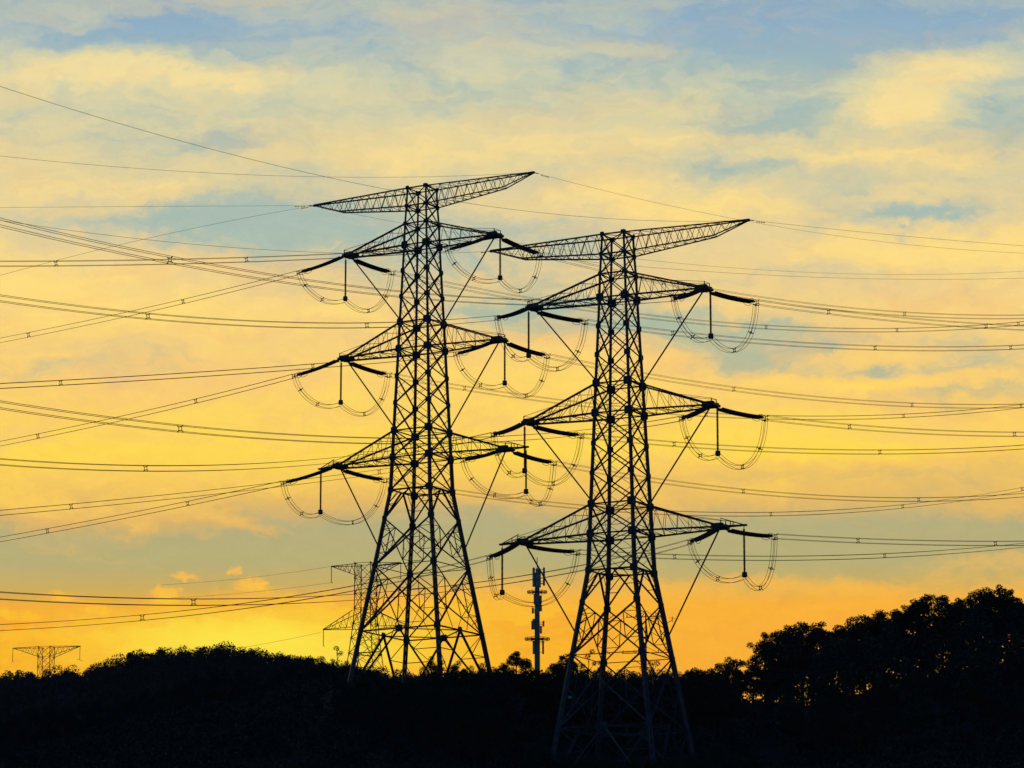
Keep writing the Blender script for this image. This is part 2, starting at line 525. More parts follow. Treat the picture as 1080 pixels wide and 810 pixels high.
def build_tower(loc, theta, label, dz_extra):
    root = thing('transmission_tower', loc, label, 'pylon', 'large lattice pylons on the hill')
    root.rotation_euler = (0, LEAN, -theta)
    nl = len(LV)
    # legs
    for c in CORN:
        b = MB()
        for i in range(nl - 1):
            w = .21 + .27 * (i / (nl - 2)) ** 1.3
            p, q = corner(i, c), corner(i + 1, c)
            if i == nl - 2: q = q + (q - p) * .12
            if i < 11:
                b.bar(p, q, w, 'B', (c[0], c[1], 0))
            else:      # built-up leg: two angles with battens
                e = Vector((-c[1], c[0], 0)).normalized() * (w * .34); pw = w * .40
                b.bar(p + e, q + e, pw, 'B', (c[0], c[1], 0), 2.7); b.bar(p - e, q - e, pw, 'B', (c[0], c[1], 0), 2.7)
                nb = max(2, int((q - p).length / 1.05))
                for j in range(nb):
                    m_ = lerp(p, q, (j + .5) / nb); dd = (q - p).normalized() * .24
                    b.bar(m_ - dd, m_ + dd, w * .40, 'B', (c[0], c[1], 0), 2.0)
        for i in range(nl - 1):
            p = corner(i, c)
            if i in (0, 1, 2): g = .26
            elif i in (3, 6, 7, 10, 11): g = .48
            elif i == 12: g = .42
            elif i in (4, 5, 8, 9): g = .32
            else: g = .36
            gy_ = g * 1.05
            b.plate(p + Vector((-c[0] * g * .25, c[1] * .16, 0)), (1, 0, 0), (0, 0, 1), g, gy_, .05)
            b.plate(p + Vector((c[0] * .16, -c[1] * g * .25, 0)), (0, 1, 0), (0, 0, 1), g, gy_, .05)
        leg = b.build('leg', M_STEEL, root, local=True)
        fp = MB(); q = corner(nl - 1, c)
        fp.box((q.x + c[0] * .3, q.y + c[1] * .3, q.z - .8), .75, .75, 1.4)
        fp.build('footing', M_SOIL, leg, local=True)
    # faces
    for k in range(4):
        c0, c1 = CORN[k], CORN[(k + 1) % 4]
        n = Vector(((c0[0] + c1[0]) / 2, (c0[1] + c1[1]) / 2, 0))
        b = MB()
        for i in range(nl - 1):
            A0, A1, B0, B1 = corner(i, c0), corner(i, c1), corner(i + 1, c0), corner(i + 1, c1)
            if i < 12:
                w = .12 if i < 3 else .155
                b.bar(A0, B1, w, 'L', n); b.bar(A1 + n * .05, B0 + n * .05, w, 'L', n)
                if i in (0, 1, 2, 3, 6, 7, 10, 11): b.bar(A0, A1, .16, 'L', n)
                if i >= 3:
                    L0, L1 = lerp(A0, B0, .5), lerp(A1, B1, .5)
                    C = lerp(A0, B1, .5)
                    for (L_, a_, b_) in ((L0, A0, B0), (L1, A1, B1)):
                        b.bar(L_, lerp(a_, C, .5), .05, 'L', n); b.bar(L_, lerp(b_, C, .5), .05, 'L', n)
                    if i in (5, 9): pass
                    b.bar(lerp(A0, C, .5), lerp(A1, C, .5), .06, 'L', n) if i in (3, 7, 11) else None
                    b.bar(lerp(B0, C, .5), lerp(B1, C, .5), .06, 'L', n) if i in (6, 10) else None
            elif i == 12:      # waist: horizontal with an inverted V
                b.bar(A0, A1, .20, 'L', n)
                Mt = lerp(A0, A1, .5)
                b.bar(lerp(A0, A1, .46), B0, .20, 'L', n); b.bar(lerp(A0, A1, .54), B1, .20, 'L', n)
                for (a_, b_) in ((A0, B0), (A1, B1)):
                    b.bar(lerp(a_, b_, .5), lerp(Mt, b_, .5), .08, 'L', n)
                    b.bar(lerp(a_, b_, .5), lerp(a_, Mt, .55), .08, 'L', n)
                    b.bar(lerp(a_, b_, .8), lerp(Mt, b_, .75), .07, 'L', n)
            elif i in (13, 14):   # big X panels with subsidiary bracing
                wa, wb = ((.18, .23), (.11, .19), (.17, .17), (.21, .11))[k]
                b.bar(A0, B1, wa, 'L', n); b.bar(A1 + n * .06, B0 + n * .06, wb, 'L', n)
                t = (A1 - A0).length / ((A1 - A0).length + (B1 - B0).length)
                C = lerp(A0, B1, t)
                for (a_, b_) in ((A0, B0), (A1, B1)):
                    lt = lerp(a_, b_, t)
                    m1, m2 = lerp(a_, C, .5), lerp(b_, C, .5)
                    b.bar(lt, m1, .10, 'L', n); b.bar(lt, m2, .10, 'L', n); b.bar(m1, m2, .10, 'L', n)
                    b.bar(lerp(a_, b_, t * .5), lerp(a_, m1, .5), .07, 'L', n)
                    b.bar(lerp(a_, b_, t * .5), m1, .07, 'L', n)
                    b.bar(lerp(a_, b_, t + (1 - t) * .5), lerp(b_, m2, .5), .07, 'L', n)
                    b.bar(lerp(a_, b_, t + (1 - t) * .5), m2, .07, 'L', n)
                    b.bar(lerp(lt, m2, .5), lerp(m1, m2, .5), .06, 'L', n)
                m1, m2 = lerp(B0, C, .5), lerp(B1, C, .5)
                b.bar(m1, lerp(lerp(B0, B1, .33), C, .05), .07, 'L', n) if i == 14 else None
                b.bar(m2, lerp(lerp(B0, B1, .67), C, .05), .07, 'L', n) if i == 14 else None
                if i == 13:
                    b.bar(B0, B1, .10, 'L', n)
            else:                # bottom: ring and inverted V to the feet
                b.bar(A0, A1, .18, 'L', n)
                Mt = lerp(A0, A1, .5)
                b.plate(Mt + n * .02, A1 - A0, (0, 0, 1), .5, .45, .05)
                b.bar(Mt, B0, .24, 'L', n); b.bar(Mt, B1, .24, 'L', n)
                for (a_, b_) in ((A0, B0), (A1, B1)):
                    for tt in (.33, .66):
                        b.bar(lerp(a_, b_, tt), lerp(Mt, b_, tt), .10, 'L', n)
                    b.bar(a_, lerp(Mt, b_, .33), .08, 'L', n); b.bar(lerp(a_, b_, .33), lerp(Mt, b_, .66), .08, 'L', n)
        b.build('face_bracing', M_STEEL, root, local=True)
    # plan bracing, one frame per level
    for i in (0, 1, 2, 3, 6, 7, 10, 11, 12, 15):
        b = MB()
        if i < 12:
            b.bar(corner(i, CORN[0]), corner(i, CORN[2]), .08, 'L'); b.bar(corner(i, CORN[1]), corner(i, CORN[3]), .08, 'L')
        else:
            ms = [lerp(corner(i, CORN[k]), corner(i, CORN[(k + 1) % 4]), .5) for k in range(4)]
            for k in range(4): b.bar(ms[k], ms[(k + 1) % 4], .13, 'L')
        b.build('plan_bracing', M_STEEL, root, local=True)
    # earth wire arms
    for sx in (-1, 1):
        b = MB(); zt = LV[0][0]; zb = LV[1][0]; ht = LV[0][1]; hb = LV[1][1]
        Lt, Lk = 150 * KPX, 111 * KPX
        zk = zt - 1.5
        tip = lambda sy: Vector((sx * Lt, sy * .12, zt - .05))
        N = 8
        for sy in (-1, 1):
            top = lambda t: lerp(Vector((sx * ht, sy * ht, zt)), Vector((sx * Lt, sy * .14, zt)), t)
            kp = Vector((sx * Lk, sy * .45, zk))
            b.bar(top(0), top(1), .16, 'L')
            lb = Vector((sx * hb, sy * hb, zb))
            b.bar(lb, kp, .16, 'L'); b.bar(kp, tip(sy), .15, 'L')
            tk = (Lk - ht) / (Lt - ht)
            for j in range(N):
                t0, t1 = j / N, (j + 1) / N
                b.bar(lerp(lb, kp, t0), top(tk * (t0 + t1) / 2), .06, 'L')
                b.bar(top(tk * (t0 + t1) / 2), lerp(lb, kp, t1), .06, 'L')
            for j in range(3):
                t0, t1 = j / 3, (j + 1) / 3
                b.bar(lerp(kp, tip(sy), t0), top(tk + (1 - tk) * (t0 + t1) / 2), .06, 'L')
                b.bar(lerp(kp, tip(sy), t1), top(tk + (1 - tk) * (t0 + t1) / 2), .06, 'L')
        for (za, hz, Le, he) in ((zt, ht, Lt, .14), (None, hb, Lk, .45)):
            for j in range(9):
                t0, t1 = j / 9, (j + 1) / 9
                pts = []
                for sy in (-1, 1):
                    if za is not None: f = lambda t, s=sy: lerp(Vector((sx * ht, s * ht, zt)), Vector((sx * Lt, s * .14, zt)), t)
                    else: f = lambda t, s=sy: lerp(Vector((sx * hb, s * hb, zb)), Vector((sx * Lk, s * .45, zk)), t)
                    pts.append(f)
                b.bar(pts[0](t0), pts[1](t1), .06, 'L'); b.bar(pts[0](t1), pts[1](t1), .06, 'L')
        b.bar((sx * (Lt - .7), 0, zt - .05), (sx * (Lt + .1), 0, zt - .05), .28, 'B')
        b.build('earth_wire_arm', M_STEEL, root, local=True)
    info = {'tips': {}, 'hang': {}, 'root': root}
    # conductor crossarms
    for ai, (iu, il, Lpx) in enumerate(ARMS):
        zu, hu = LV[iu]; zl, hl = LV[il]; L = Lpx * KPX
        for sx in (-1, 1):
            b = MB(); N = 6
            UP, LO = {}, {}
            for sy in (-1, 1):
                UP[sy] = (Vector((sx * hu, sy * hu, zu)), Vector((sx * (L - 1.1), sy * .62, zl + .38)))
                LO[sy] = (Vector((sx * hl, sy * hl, zl)), Vector((sx * L, sy * .75, zl)))
                b.bar(*UP[sy], .20, 'L'); b.bar(*LO[sy], .22, 'L')
                b.bar(UP[sy][1], LO[sy][1], .18, 'B')
                for j in range(N):
                    t0, t1 = j / N, (j + 1) / N
                    pm = lerp(*UP[sy], (t0 + t1) / 2 * .96)
                    b.bar(lerp(*LO[sy], t0), pm, .045, 'L'); b.bar(pm, lerp(*LO[sy], t1), .045, 'L')
            for j in range(N):
                t0, t1 = j / N, (j + 1) / N
                s0 = 1 if j % 2 else -1
                b.bar(lerp(*LO[s0], t0), lerp(*LO[-s0], t1), .09, 'L'); b.bar(lerp(*LO[-1], t1), lerp(*LO[1], t1), .08, 'L')
                b.bar(lerp(*UP[s0], t0), lerp(*UP[-s0], t1), .06, 'L')
            # tip plates
            b.box((sx * (L - .45), 0, zl + .02), .75, .95, .14)
            b.bar((sx * (L - .2), -1.25, zl - .05), (sx * (L - .2), 1.25, zl - .05), .26, 'B')
            b.plate((sx * (L - .6), .7, zl + .12), (1, 0, 0), (0, 0, 1), .8, .34, .05)
            b.plate((sx * (L - .6), -.7, zl + .12), (1, 0, 0), (0, 0, 1), .8, .34, .05)
            arm = b.build('crossarm', M_STEEL, root, local=True)
            # hand line posts on the tip
            g = MB()
            pt = Vector((sx * (L - .2), .85, zl)); g.bar(pt, pt + Vector((0, 0, .9)), .09, 'B')
            p2 = Vector((sx * (L - .1), -.95, zl)); g.bar(p2, p2 + Vector((0, 0, .75)), .09, 'B')
            g.bar(pt + Vector((0, 0, .85)), lerp(*UP[1], .55), .045, 'B'); g.bar(p2 + Vector((0, 0, .7)), lerp(*UP[-1], .62), .045, 'B')
            g.bar(pt + Vector((0, 0, .85)), p2 + Vector((0, 0, .7)), .045, 'B')
            hx = sx * (L + .25)
            if ai == 2:
                hx = sx * (L + EXT)
                for sy in (-1, 1):
                    g.bar((sx * (L - .6), sy * .7, zl + .1), (hx, sy * .12, zl + .05), .16, 'L')
                    g.bar((sx * (L - .2), sy * .85, zl + .95), (hx, sy * .1, zl + .12), .09, 'L')
                    g.bar((sx * (L + .9), sy * .4, zl + .1), (sx * (L + .9), sy * .45, zl + .55), .08, 'B')
                g.box((hx - sx * .1, 0, zl + .05), .45, .2, .1)
            g.build('tip_bracket', M_STEEL, arm, local=True)
            info['tips'][(ai, sx)] = (Vector((sx * (L - .2), 0, zl - .08)))
            info['hang'][(ai, sx)] = (Vector((hx, 0, zl - .05)))
            # straight stay rod from the arm down to the body
            t, ia, ib = NEXT_LEVEL[ai]
            cc = (sx, sx)
            q = lerp(corner(ia, cc), corner(ib, cc), t)
            s = MB(); s.bar((sx * (L - .75), sx * .3, zl - .1), q, .13, 'B')
            s.build('stay_rod', M_STEEL, root, local=True)
    info['mat'] = Matrix.Translation(loc) @ Matrix.Rotation(-theta, 4, 'Z') @ Matrix.Rotation(LEAN, 4, 'Y')
    info['etip'] = {sx: info['mat'] @ Vector((sx * 150 * KPX, 0, LV[0][0] - .05)) for sx in (-1, 1)}
    info['theta'] = theta
    return info


def base_for(px, py_low, Y):
    """place the pylon so its second lower ring falls on (px, py_low)"""
    q = at(px, py_low, Y)
    return Vector((q.x, q.y, q.z - LV[7][0]))


near = build_tower(base_for(655.5, 437, T2D), R(25.6), 'nearer lattice pylon on the right, its lowest legs showing against the dark hill', 0)
far = build_tower(base_for(446.6, 369, T1D), R(29.0), 'farther lattice pylon on the left, standing behind the dark treetops on the crest', 0)
# small white plate and a bracket on the near pylon
pl = MB(); pl.box((-4.6, -4.75, LV[15][0] + 3.6), .22, .04, .16); pl.build('number_plate', M_SIGN, near['root'], local=True)
sb = MB()
q_ = lerp(corner(13, (1, 1)), corner(14, (1, 1)), .35)
sb.bar(q_, q_ + Vector((.9, .1, .5)), .06, 'B'); sb.bar(q_ + Vector((.9, .1, .2)), q_ + Vector((.9, .1, .9)), .05, 'B')
sb.bar(q_ + Vector((.6, .1, .75)), q_ + Vector((1.25, .1, .65)), .05, 'B'); sb.build('sensor_bracket', M_STEEL, near['root'], local=True)

# ------------------------------------------------------------------ insulator strings, jumpers, conductors
# horizontal run of the lines (unit vectors in plan)


def unit(x, y):
    l = math.hypot(x, y); return (x / l, y / l)


DIRS = {('near', 'left'): unit(-.45, -.893), ('far', 'left'): unit(-.62, -.78),
        ('near', 'right'): unit(.74, .67), ('far', 'right'): unit(.74, .67)}


def on_plane(px, py, S0, d):
    """pixel ray meets the vertical plane through S0 along d -> (distance along d, z)"""
    a, b = ray(px, py)
    # (a t, t) = S0 + s d
    t = (S0.x * d[1] - S0.y * d[0]) / (a * d[1] - d[0])
    s = (t - S0.y) / d[1]
    return s, CAMZ + b * t


L0 = 6.4
_tm = {}


def disc_mesh():
    """string of cap and pin discs along +X, unit length L0, with a slight sag"""
    b = MB(); pts = []; rad = []
    n = 34
    for k in range(n):
        x0 = .45 + (L0 - .9) * k / n; st = (L0 - .9) / n
        for dx_, r_ in ((0, .06), (.32, .215), (.5, .2), (.62, .07)):
            x = x0 + dx_ * st
            pts.append((x, 0, -.16 * 4 * (x / L0) * (1 - x / L0))); rad.append(r_)
    b.tube(pts, rad, 8)
    return b


def yoke_mesh(x):
    b = MB(); b.plate((x, 0, -.02), (1, 0, 0), (0, 1, 0), .24, .36, .05, .5)
    s = 1 if x > L0 / 2 else -1
    b.bar((x, 0, 0), (x + s * .42, 0, 0), .09, 'B')
    return b


TPL = {}


def tension_string(start, end, label):
    o = thing('tension_insulator', start, label, 'insulator', 'tension insulator strings')
    d = end - start
    o.rotation_euler = d.to_track_quat('X', 'Z').to_euler()
    o.scale = (d.length / L0, 1, 1)

    def part(nm, key, mk, mat, loc=(0, 0, 0)):
        if key not in TPL:
            q = mk().build(nm, mat, o, smooth=(key == 'disc'), local=True); TPL[key] = q.data
        else:
            q = bpy.data.objects.new(nm, TPL[key]); COL.objects.link(q); q.parent = o
        q.location = loc
        return q
    part('disc_string', 'disc', disc_mesh, M_DISC, (0, .28, 0)); part('disc_string', 'disc', disc_mesh, M_DISC, (0, -.28, 0))
    part('yoke_plate', 'y0', lambda: yoke_mesh(.4), M_FIT); part('yoke_plate', 'y1', lambda: yoke_mesh(L0 - .4), M_FIT)

    def rg():
        b = MB(); b.ring((L0 - .75, 0, -.14), (1, 0, 0), (0, 0, 1), .55, .34, .028)
        return b
    part('grading_ring', 'gr', rg, M_FIT, (0, .46, 0)); part('grading_ring', 'gr', rg, M_FIT, (0, -.46, 0))
    return o


def vertical_string(top, length, label):
    o = thing('jumper_insulator', top, label, 'insulator', 'hanging jumper insulators')
    if 'v' not in TPL:
        b = MB(); pts = []; rad = []
        n = 36
        for k in range(n):
            for dx_, r_ in ((0, .08), (.3, .15), (.6, .14), (.72, .08)):
                pts.append((0, 0, -.35 - (length - .8) * (k + dx_) / n)); rad.append(r_)
        b.tube(pts, rad, 8)
        q = b.build('disc_string', M_DISC, o, smooth=True, local=True); TPL['v'] = q.data
        b = MB(); b.tube([(0, 0, 0.05), (0, 0, -.4)], .05, 6); TPL['vh'] = b.build('hanger', M_FIT, o, local=True).data
        b = MB(); b.box((0, 0, -length + .12), .24, .24, .10); b.plate((0, 0, -length + .2), (1, 0, 0), (0, 0, 1), .30, .30, .2); b.ring((0, 0, -length + .5), (1, 0, 0), (0, 1, 0), .27, .27, .03)
        TPL['vw'] = b.build('weight_clamp', M_FIT, o, local=True).data
    else:
        for nm, k in (('disc_string', 'v'), ('hanger', 'vh'), ('weight_clamp', 'vw')):
            q = bpy.data.objects.new(nm, TPL[k]); COL.objects.link(q); q.parent = o
    return o


def spacer_mb(c, e1, e2, hw, t):
    b = MB(); c = Vector(c)
    cs = [c + e1 * hw * sx + e2 * hw * sy for sx, sy in ((-1, -1), (1, -1), (1, 1), (-1, 1))]
    k = .55
    ins = [c + e1 * hw * k * sx + e2 * hw * k * sy for sx, sy in ((-1, -1), (1, -1), (1, 1), (-1, 1))]
    for j in range(4):
        b.bar(ins[j], ins[(j + 1) % 4], t, 'B'); b.bar(ins[j], cs[j] + (cs[j] - c) * .12, t * 1.15, 'B')
    return b


def frames(pts, nh):
    """per point (tangent, e1, e2) with e1 close to the horizontal normal nh"""
    out = []
    for j in range(len(pts)):
        t = (pts[min(j + 1, len(pts) - 1)] - pts[max(j - 1, 0)]).normalized()
        e1 = (nh - t * nh.dot(t)).normalized(); e2 = e1.cross(t)
        out.append((t, e1, e2))
    return out


HB = .27
VLEN = 5.9
ORD = ['upper', 'middle', 'lowest']
WIRER = .024


def bundle(nm, pts, nh, spacers, label, cat, group, r=WIRER, hb=HB, sp_t=.055, name='conductor_bundle'):
    o = wthing(name, pts[0], label, cat, group)
    fr = frames(pts, nh)
    for sx, sy in ((-1, -1), (1, -1), (1, 1), (-1, 1)):
        b = MB(); b.tube([p + e1 * hb * sx + e2 * hb * sy for p, (t, e1, e2) in zip(pts, fr)], r, 5)
        b.build('subconductor', M_WIRE, o, smooth=True)
    for j in spacers:
        j0 = max(0, min(len(pts) - 1, int(j))); j1 = min(len(pts) - 1, j0 + 1); q = j - int(j)
        t, e1, e2 = fr[j0]
        spacer_mb(lerp(pts[j0], pts[j1], q), e1, e2, hb, sp_t).build('spacer', M_FIT, o)
    return o


# pixel data: string ends and line points, per pylon, arm level and arm side
LINES = {
    'near': {
        (0, -1): dict(le=(525.5, 335), re=(616, 339), left=[(420, 343), (330, 342.5), (156, 332.5), (0, 315.5)], lsp=[387, 156],
                      right=[(677, 348), (830, 362), (920, 366), (1080, 366.5)], rsp=[709.5, 923, 1066]),
        (0, 1): dict(le=(711.5, 315), re=(796.5, 318.5), left=[(557, 320), (423, 310), (330, 298), (179, 272), (0, 237)], lsp=[179, 560],
                     right=[(874, 329), (920, 334), (1080, 346)], rsp=[874, 1040]),
        (1, -1): dict(le=(521.5, 458), re=(611.7, 459), left=[(400, 481), (330, 486.7), (153.6, 492), (0, 488.7)], lsp=[153.6, 440],
                      right=[(686, 467), (830, 474.7), (928, 476), (1080, 472)], rsp=[711, 928]),
        (1, 1): dict(le=(720, 441), re=(806, 440.5), left=[(686, 446.5), (560, 462), (393, 464), (330, 463), (190, 452), (0, 427)], lsp=[190, 420],
                     right=[(896, 450), (920, 452), (1080, 458)], rsp=[896, 1070]),
        (2, -1): dict(le=(517, 587.5), re=(607.5, 582), left=[(360, 623), (290, 634), (150, 652), (0, 661.6)], lsp=[150, 400],
                      right=[(697, 587.5), (830, 588), (933, 585.5), (1080, 575.5)], rsp=[711.5, 933]),
        (2, 1): dict(le=(729, 571), re=(816, 565.5), left=[(617, 598.5), (580, 606), (395, 627), (330, 631.5), (204, 636), (0, 628.6)], lsp=[204, 480],
                     right=[(905, 570), (920, 571), (1080, 573)], rsp=[905, 1050]),
    },
    'far': {
        (0, -1): dict(le=(316.4, 287), re=(412, 287), left=[(193, 318), (0, 359)], lsp=[193, 30],
                      right=[(511, 305), (677, 335), (808, 347), (946, 349), (1080, 339)], rsp=[808, 946, 1074]),
        (0, 1): dict(le=(473, 263), re=(568.6, 267.5), left=[(330, 270.7), (179, 277), (0, 277.7)], lsp=[59, 260],
                     right=[(764, 309), (920, 329), (1080, 334)], rsp=[700, 954]),
        (1, -1): dict(le=(311.7, 396), re=(408, 395), left=[(206.5, 423), (0, 468)], lsp=[206.5, 40],
                      right=[(476, 408), (600, 423), (740, 437), (920, 442), (1080, 427)], rsp=[490, 745, 953, 1077]),
        (1, 1): dict(le=(482, 373), re=(576, 375), left=[(330, 386.7), (208, 394), (64, 404.4), (0, 407)], lsp=[64, 330],
                     right=[(684, 396.5), (830, 417), (962, 427), (1080, 428)], rsp=[774, 962]),
        (2, -1): dict(le=(299.7, 509), re=(404.4, 506), left=[(198, 531), (0, 569)], lsp=[198, 50],
                      right=[(484, 520.5), (620, 535), (813, 540.5), (952, 534), (1080, 516.5)], rsp=[560, 813, 952, 1078]),
        (2, 1): dict(le=(489.6, 485), re=(583, 488), left=[(404, 496.5), (300, 511), (75, 535), (0, 540)], lsp=[75, 400],
                     right=[(692, 508), (784, 517), (969, 526), (1080, 523)], rsp=[784, 969]),
    },
}
PYL = {'near': 'nearer right-hand pylon', 'far': 'farther left-hand pylon'}
SIDE = {-1: 'left', 1: 'right'}


def wire_points(S0, d, pix, extra, n=46, lim=None):
    ss, zz = [], []
    for (px, py) in pix:
        s, z = on_plane(px, py, S0, d); ss.append(s); zz.append(z - S0.z)
    ss = np.array(ss); zz = np.array(zz)
    A = np.stack([ss, ss * ss], 1)
    W = 1 / np.maximum(ss, 5)
    if len(ss) > 1: co = np.linalg.lstsq(A * W[:, None] ** .5, zz * W ** .5, rcond=None)[0]
    else: co = np.array([zz[0] / ss[0], 0])
    smax = ss.max() + extra
    out = []
    for j in range(n):
        s = smax * j / (n - 1)
        out.append(Vector((S0.x + d[0] * s, S0.y + d[1] * s, S0.z + co[0] * s + co[1] * s * s)))
    return out


def project(p):
    dyy = p.y; zz = p.z - CAMZ
    c, s = math.cos(PITCH), math.sin(PITCH)
    fw = dyy * c + zz * s; up = -dyy * s + zz * c
    return 540 + F * p.x / fw, 405 - F * up / fw


def index_at_x(pts, px):
    xs = [project(p)[0] for p in pts]
    for j in range(len(xs) - 1):
        if (xs[j] - px) * (xs[j + 1] - px) <= 0:
            return j + (px - xs[j]) / (xs[j + 1] - xs[j])
    return None


for key, info in (('near', near), ('far', far)):
    for (ai, sx), D in LINES[key].items():
        tipm = info['tips'][(ai, sx)]
        MW = info['mat']
        place = f"{ORD[ai]} {SIDE[sx]} crossarm of the {PYL[key]}"
        ends = {}
        for side, yy, ek in (('left', -1, 'le'), ('right', 1, 're')):
            d = DIRS[(key, side)]
            a0 = MW @ (tipm + Vector((0, yy * 1.1, -.05)))
            s, z = on_plane(*D[ek], a0, d)
            E = Vector((a0.x + d[0] * s, a0.y + d[1] * s, z))
            tension_string(a0, E, f"dark disc insulator string pulling {side} from the {place}")
            dirv = (E - a0).normalized()
            E2 = E + dirv * .15
            ends[side] = E2
            pts = wire_points(E2, d, D[side], 45)
            nh = Vector((-d[1], d[0], 0))
            sp = [q for q in (index_at_x(pts, x) for x in D['lsp' if side == 'left' else 'rsp']) if q is not None]
            sp = [.12] + sp
            bundle(None, pts, nh, sp, f"four-wire conductor bundle running {side} from the {place}", 'power line', 'conductor bundles strung from the pylons')
        hp = MW @ info['hang'][(ai, sx)]
        vertical_string(hp, VLEN, f"thin vertical jumper insulator hanging under the {place}")
        bot = hp + Vector((0, 0, -VLEN + .02))
        # jumper loop: left string end -> clamp -> right string end
        pts = []
        for (pa, pb, lo) in ((ends['left'], bot, 0), (bot, ends['right'], 1)):
            A, B = (pa, pb) if lo == 0 else (pb, pa)       # A = upper end, B = clamp
            hgt = A.z - B.z
            dxy = Vector((B.x - A.x, B.y - A.y, 0))
            P0 = A; P3 = B
            P1 = A + Vector((0, 0, -hgt * .95)) + dxy * .05
            P2 = B - dxy * .50 + Vector((0, 0, -2.2 if lo == 0 else -2.6))
            seg = []
            for j in range(19):
                t = j / 18
                seg.append(P0 * (1 - t) ** 3 + P1 * 3 * t * (1 - t) ** 2 + P2 * 3 * t * t * (1 - t) + P3 * t ** 3)
            if lo == 1: seg = seg[::-1][1:]
            pts += seg
        hv = ends['right'] - ends['left']; nh = Vector((-hv.y, hv.x, 0)).normalized()
        bundle(None, pts, nh, [.3, 5.0, 11.5, 24.5, 31, 35.6], f"looping jumper cables slung beneath the {place}", 'jumper cable',
               'jumper loops under the crossarms', r=.025, hb=.24, sp_t=.075, name='jumper_loop')

# earth wires
EW = [
    ('near', 1, unit(-.45, -.893), [(725, 231.5), (590, 227), (520, 220), (330, 186), (160, 138), (0, 90)], 'thin earth wire from the right tip of the nearer pylon climbing to the upper left'),
    ('near', -1, unit(-.45, -.893), [(330, 266), (150, 252), (30, 237)], 'thin earth wire running left from the left tip of the nearer pylon'),
    ('far', 1, unit(-.62, -.78), [(380, 187.5), (330, 186), (160, 178), (0, 165)], 'thin earth wire running left from the right tip of the farther pylon'),
    ('far', -1, unit(-.62, -.78), [(250, 230), (171, 250.6), (50, 276)], 'thin earth wire sloping down left from the left tip of the farther pylon'),
    ('far', -1, unit(-.95, -.30), [(200, 217), (100, 219), (0, 218.5)], 'faint level earth wire running left from the left tip of the farther pylon'),
    ('near', 1, unit(.74, .67), [(840, 237), (920, 246.7), (1080, 259)], 'thin earth wire running right from the right tip of the nearer pylon'),
    ('far', 1, unit(.74, .67), [(640, 202), (790, 233), (920, 254), (1080, 267)], 'thin earth wire sloping right from the right tip of the farther pylon'),
    ('near', -1, unit(.74, .67), [(760, 287), (920, 294.7), (1080, 293)], 'thin earth wire running right from the left tip of the nearer pylon'),
    ('far', -1, unit(.74, .67), [(500, 247), (760, 284), (920, 291), (1080, 284)], 'thin earth wire running right from the left tip of the farther pylon'),
]
for key, sx, d, pix, lab in EW:
    info = {'near': near, 'far': far}[key]
    S0 = info['etip'][sx]
    pts = wire_points(S0, d, pix, 45)
    o = wthing('earth_wire', S0, lab, 'earth wire', 'earth wires along the pylon tops')
    b = MB(); b.tube(pts, .018, 5); b.build('wire', M_WIRE, o, smooth=True)
    b = MB(); dd = (pts[1] - pts[0]).normalized()
    b.tube([S0, S0 + dd * .8], .06, 6); b.build('dead_end_clamp', M_FIT, o)
    for q in (1.6, 2.4):
        b = MB(); c = S0 + dd * q + Vector((0, 0, -.12)); b.tube([c - dd * .28, c - dd * .17, c - dd * .15, c + dd * .15, c + dd * .17, c + dd * .28], [.06, .06, .02, .02, .06, .06], 6)
        b.bar(c, c + Vector((0, 0, .13)), .04, 'B'); b.build('damper', M_FIT, o)

# ------------------------------------------------------------------ distant pylons


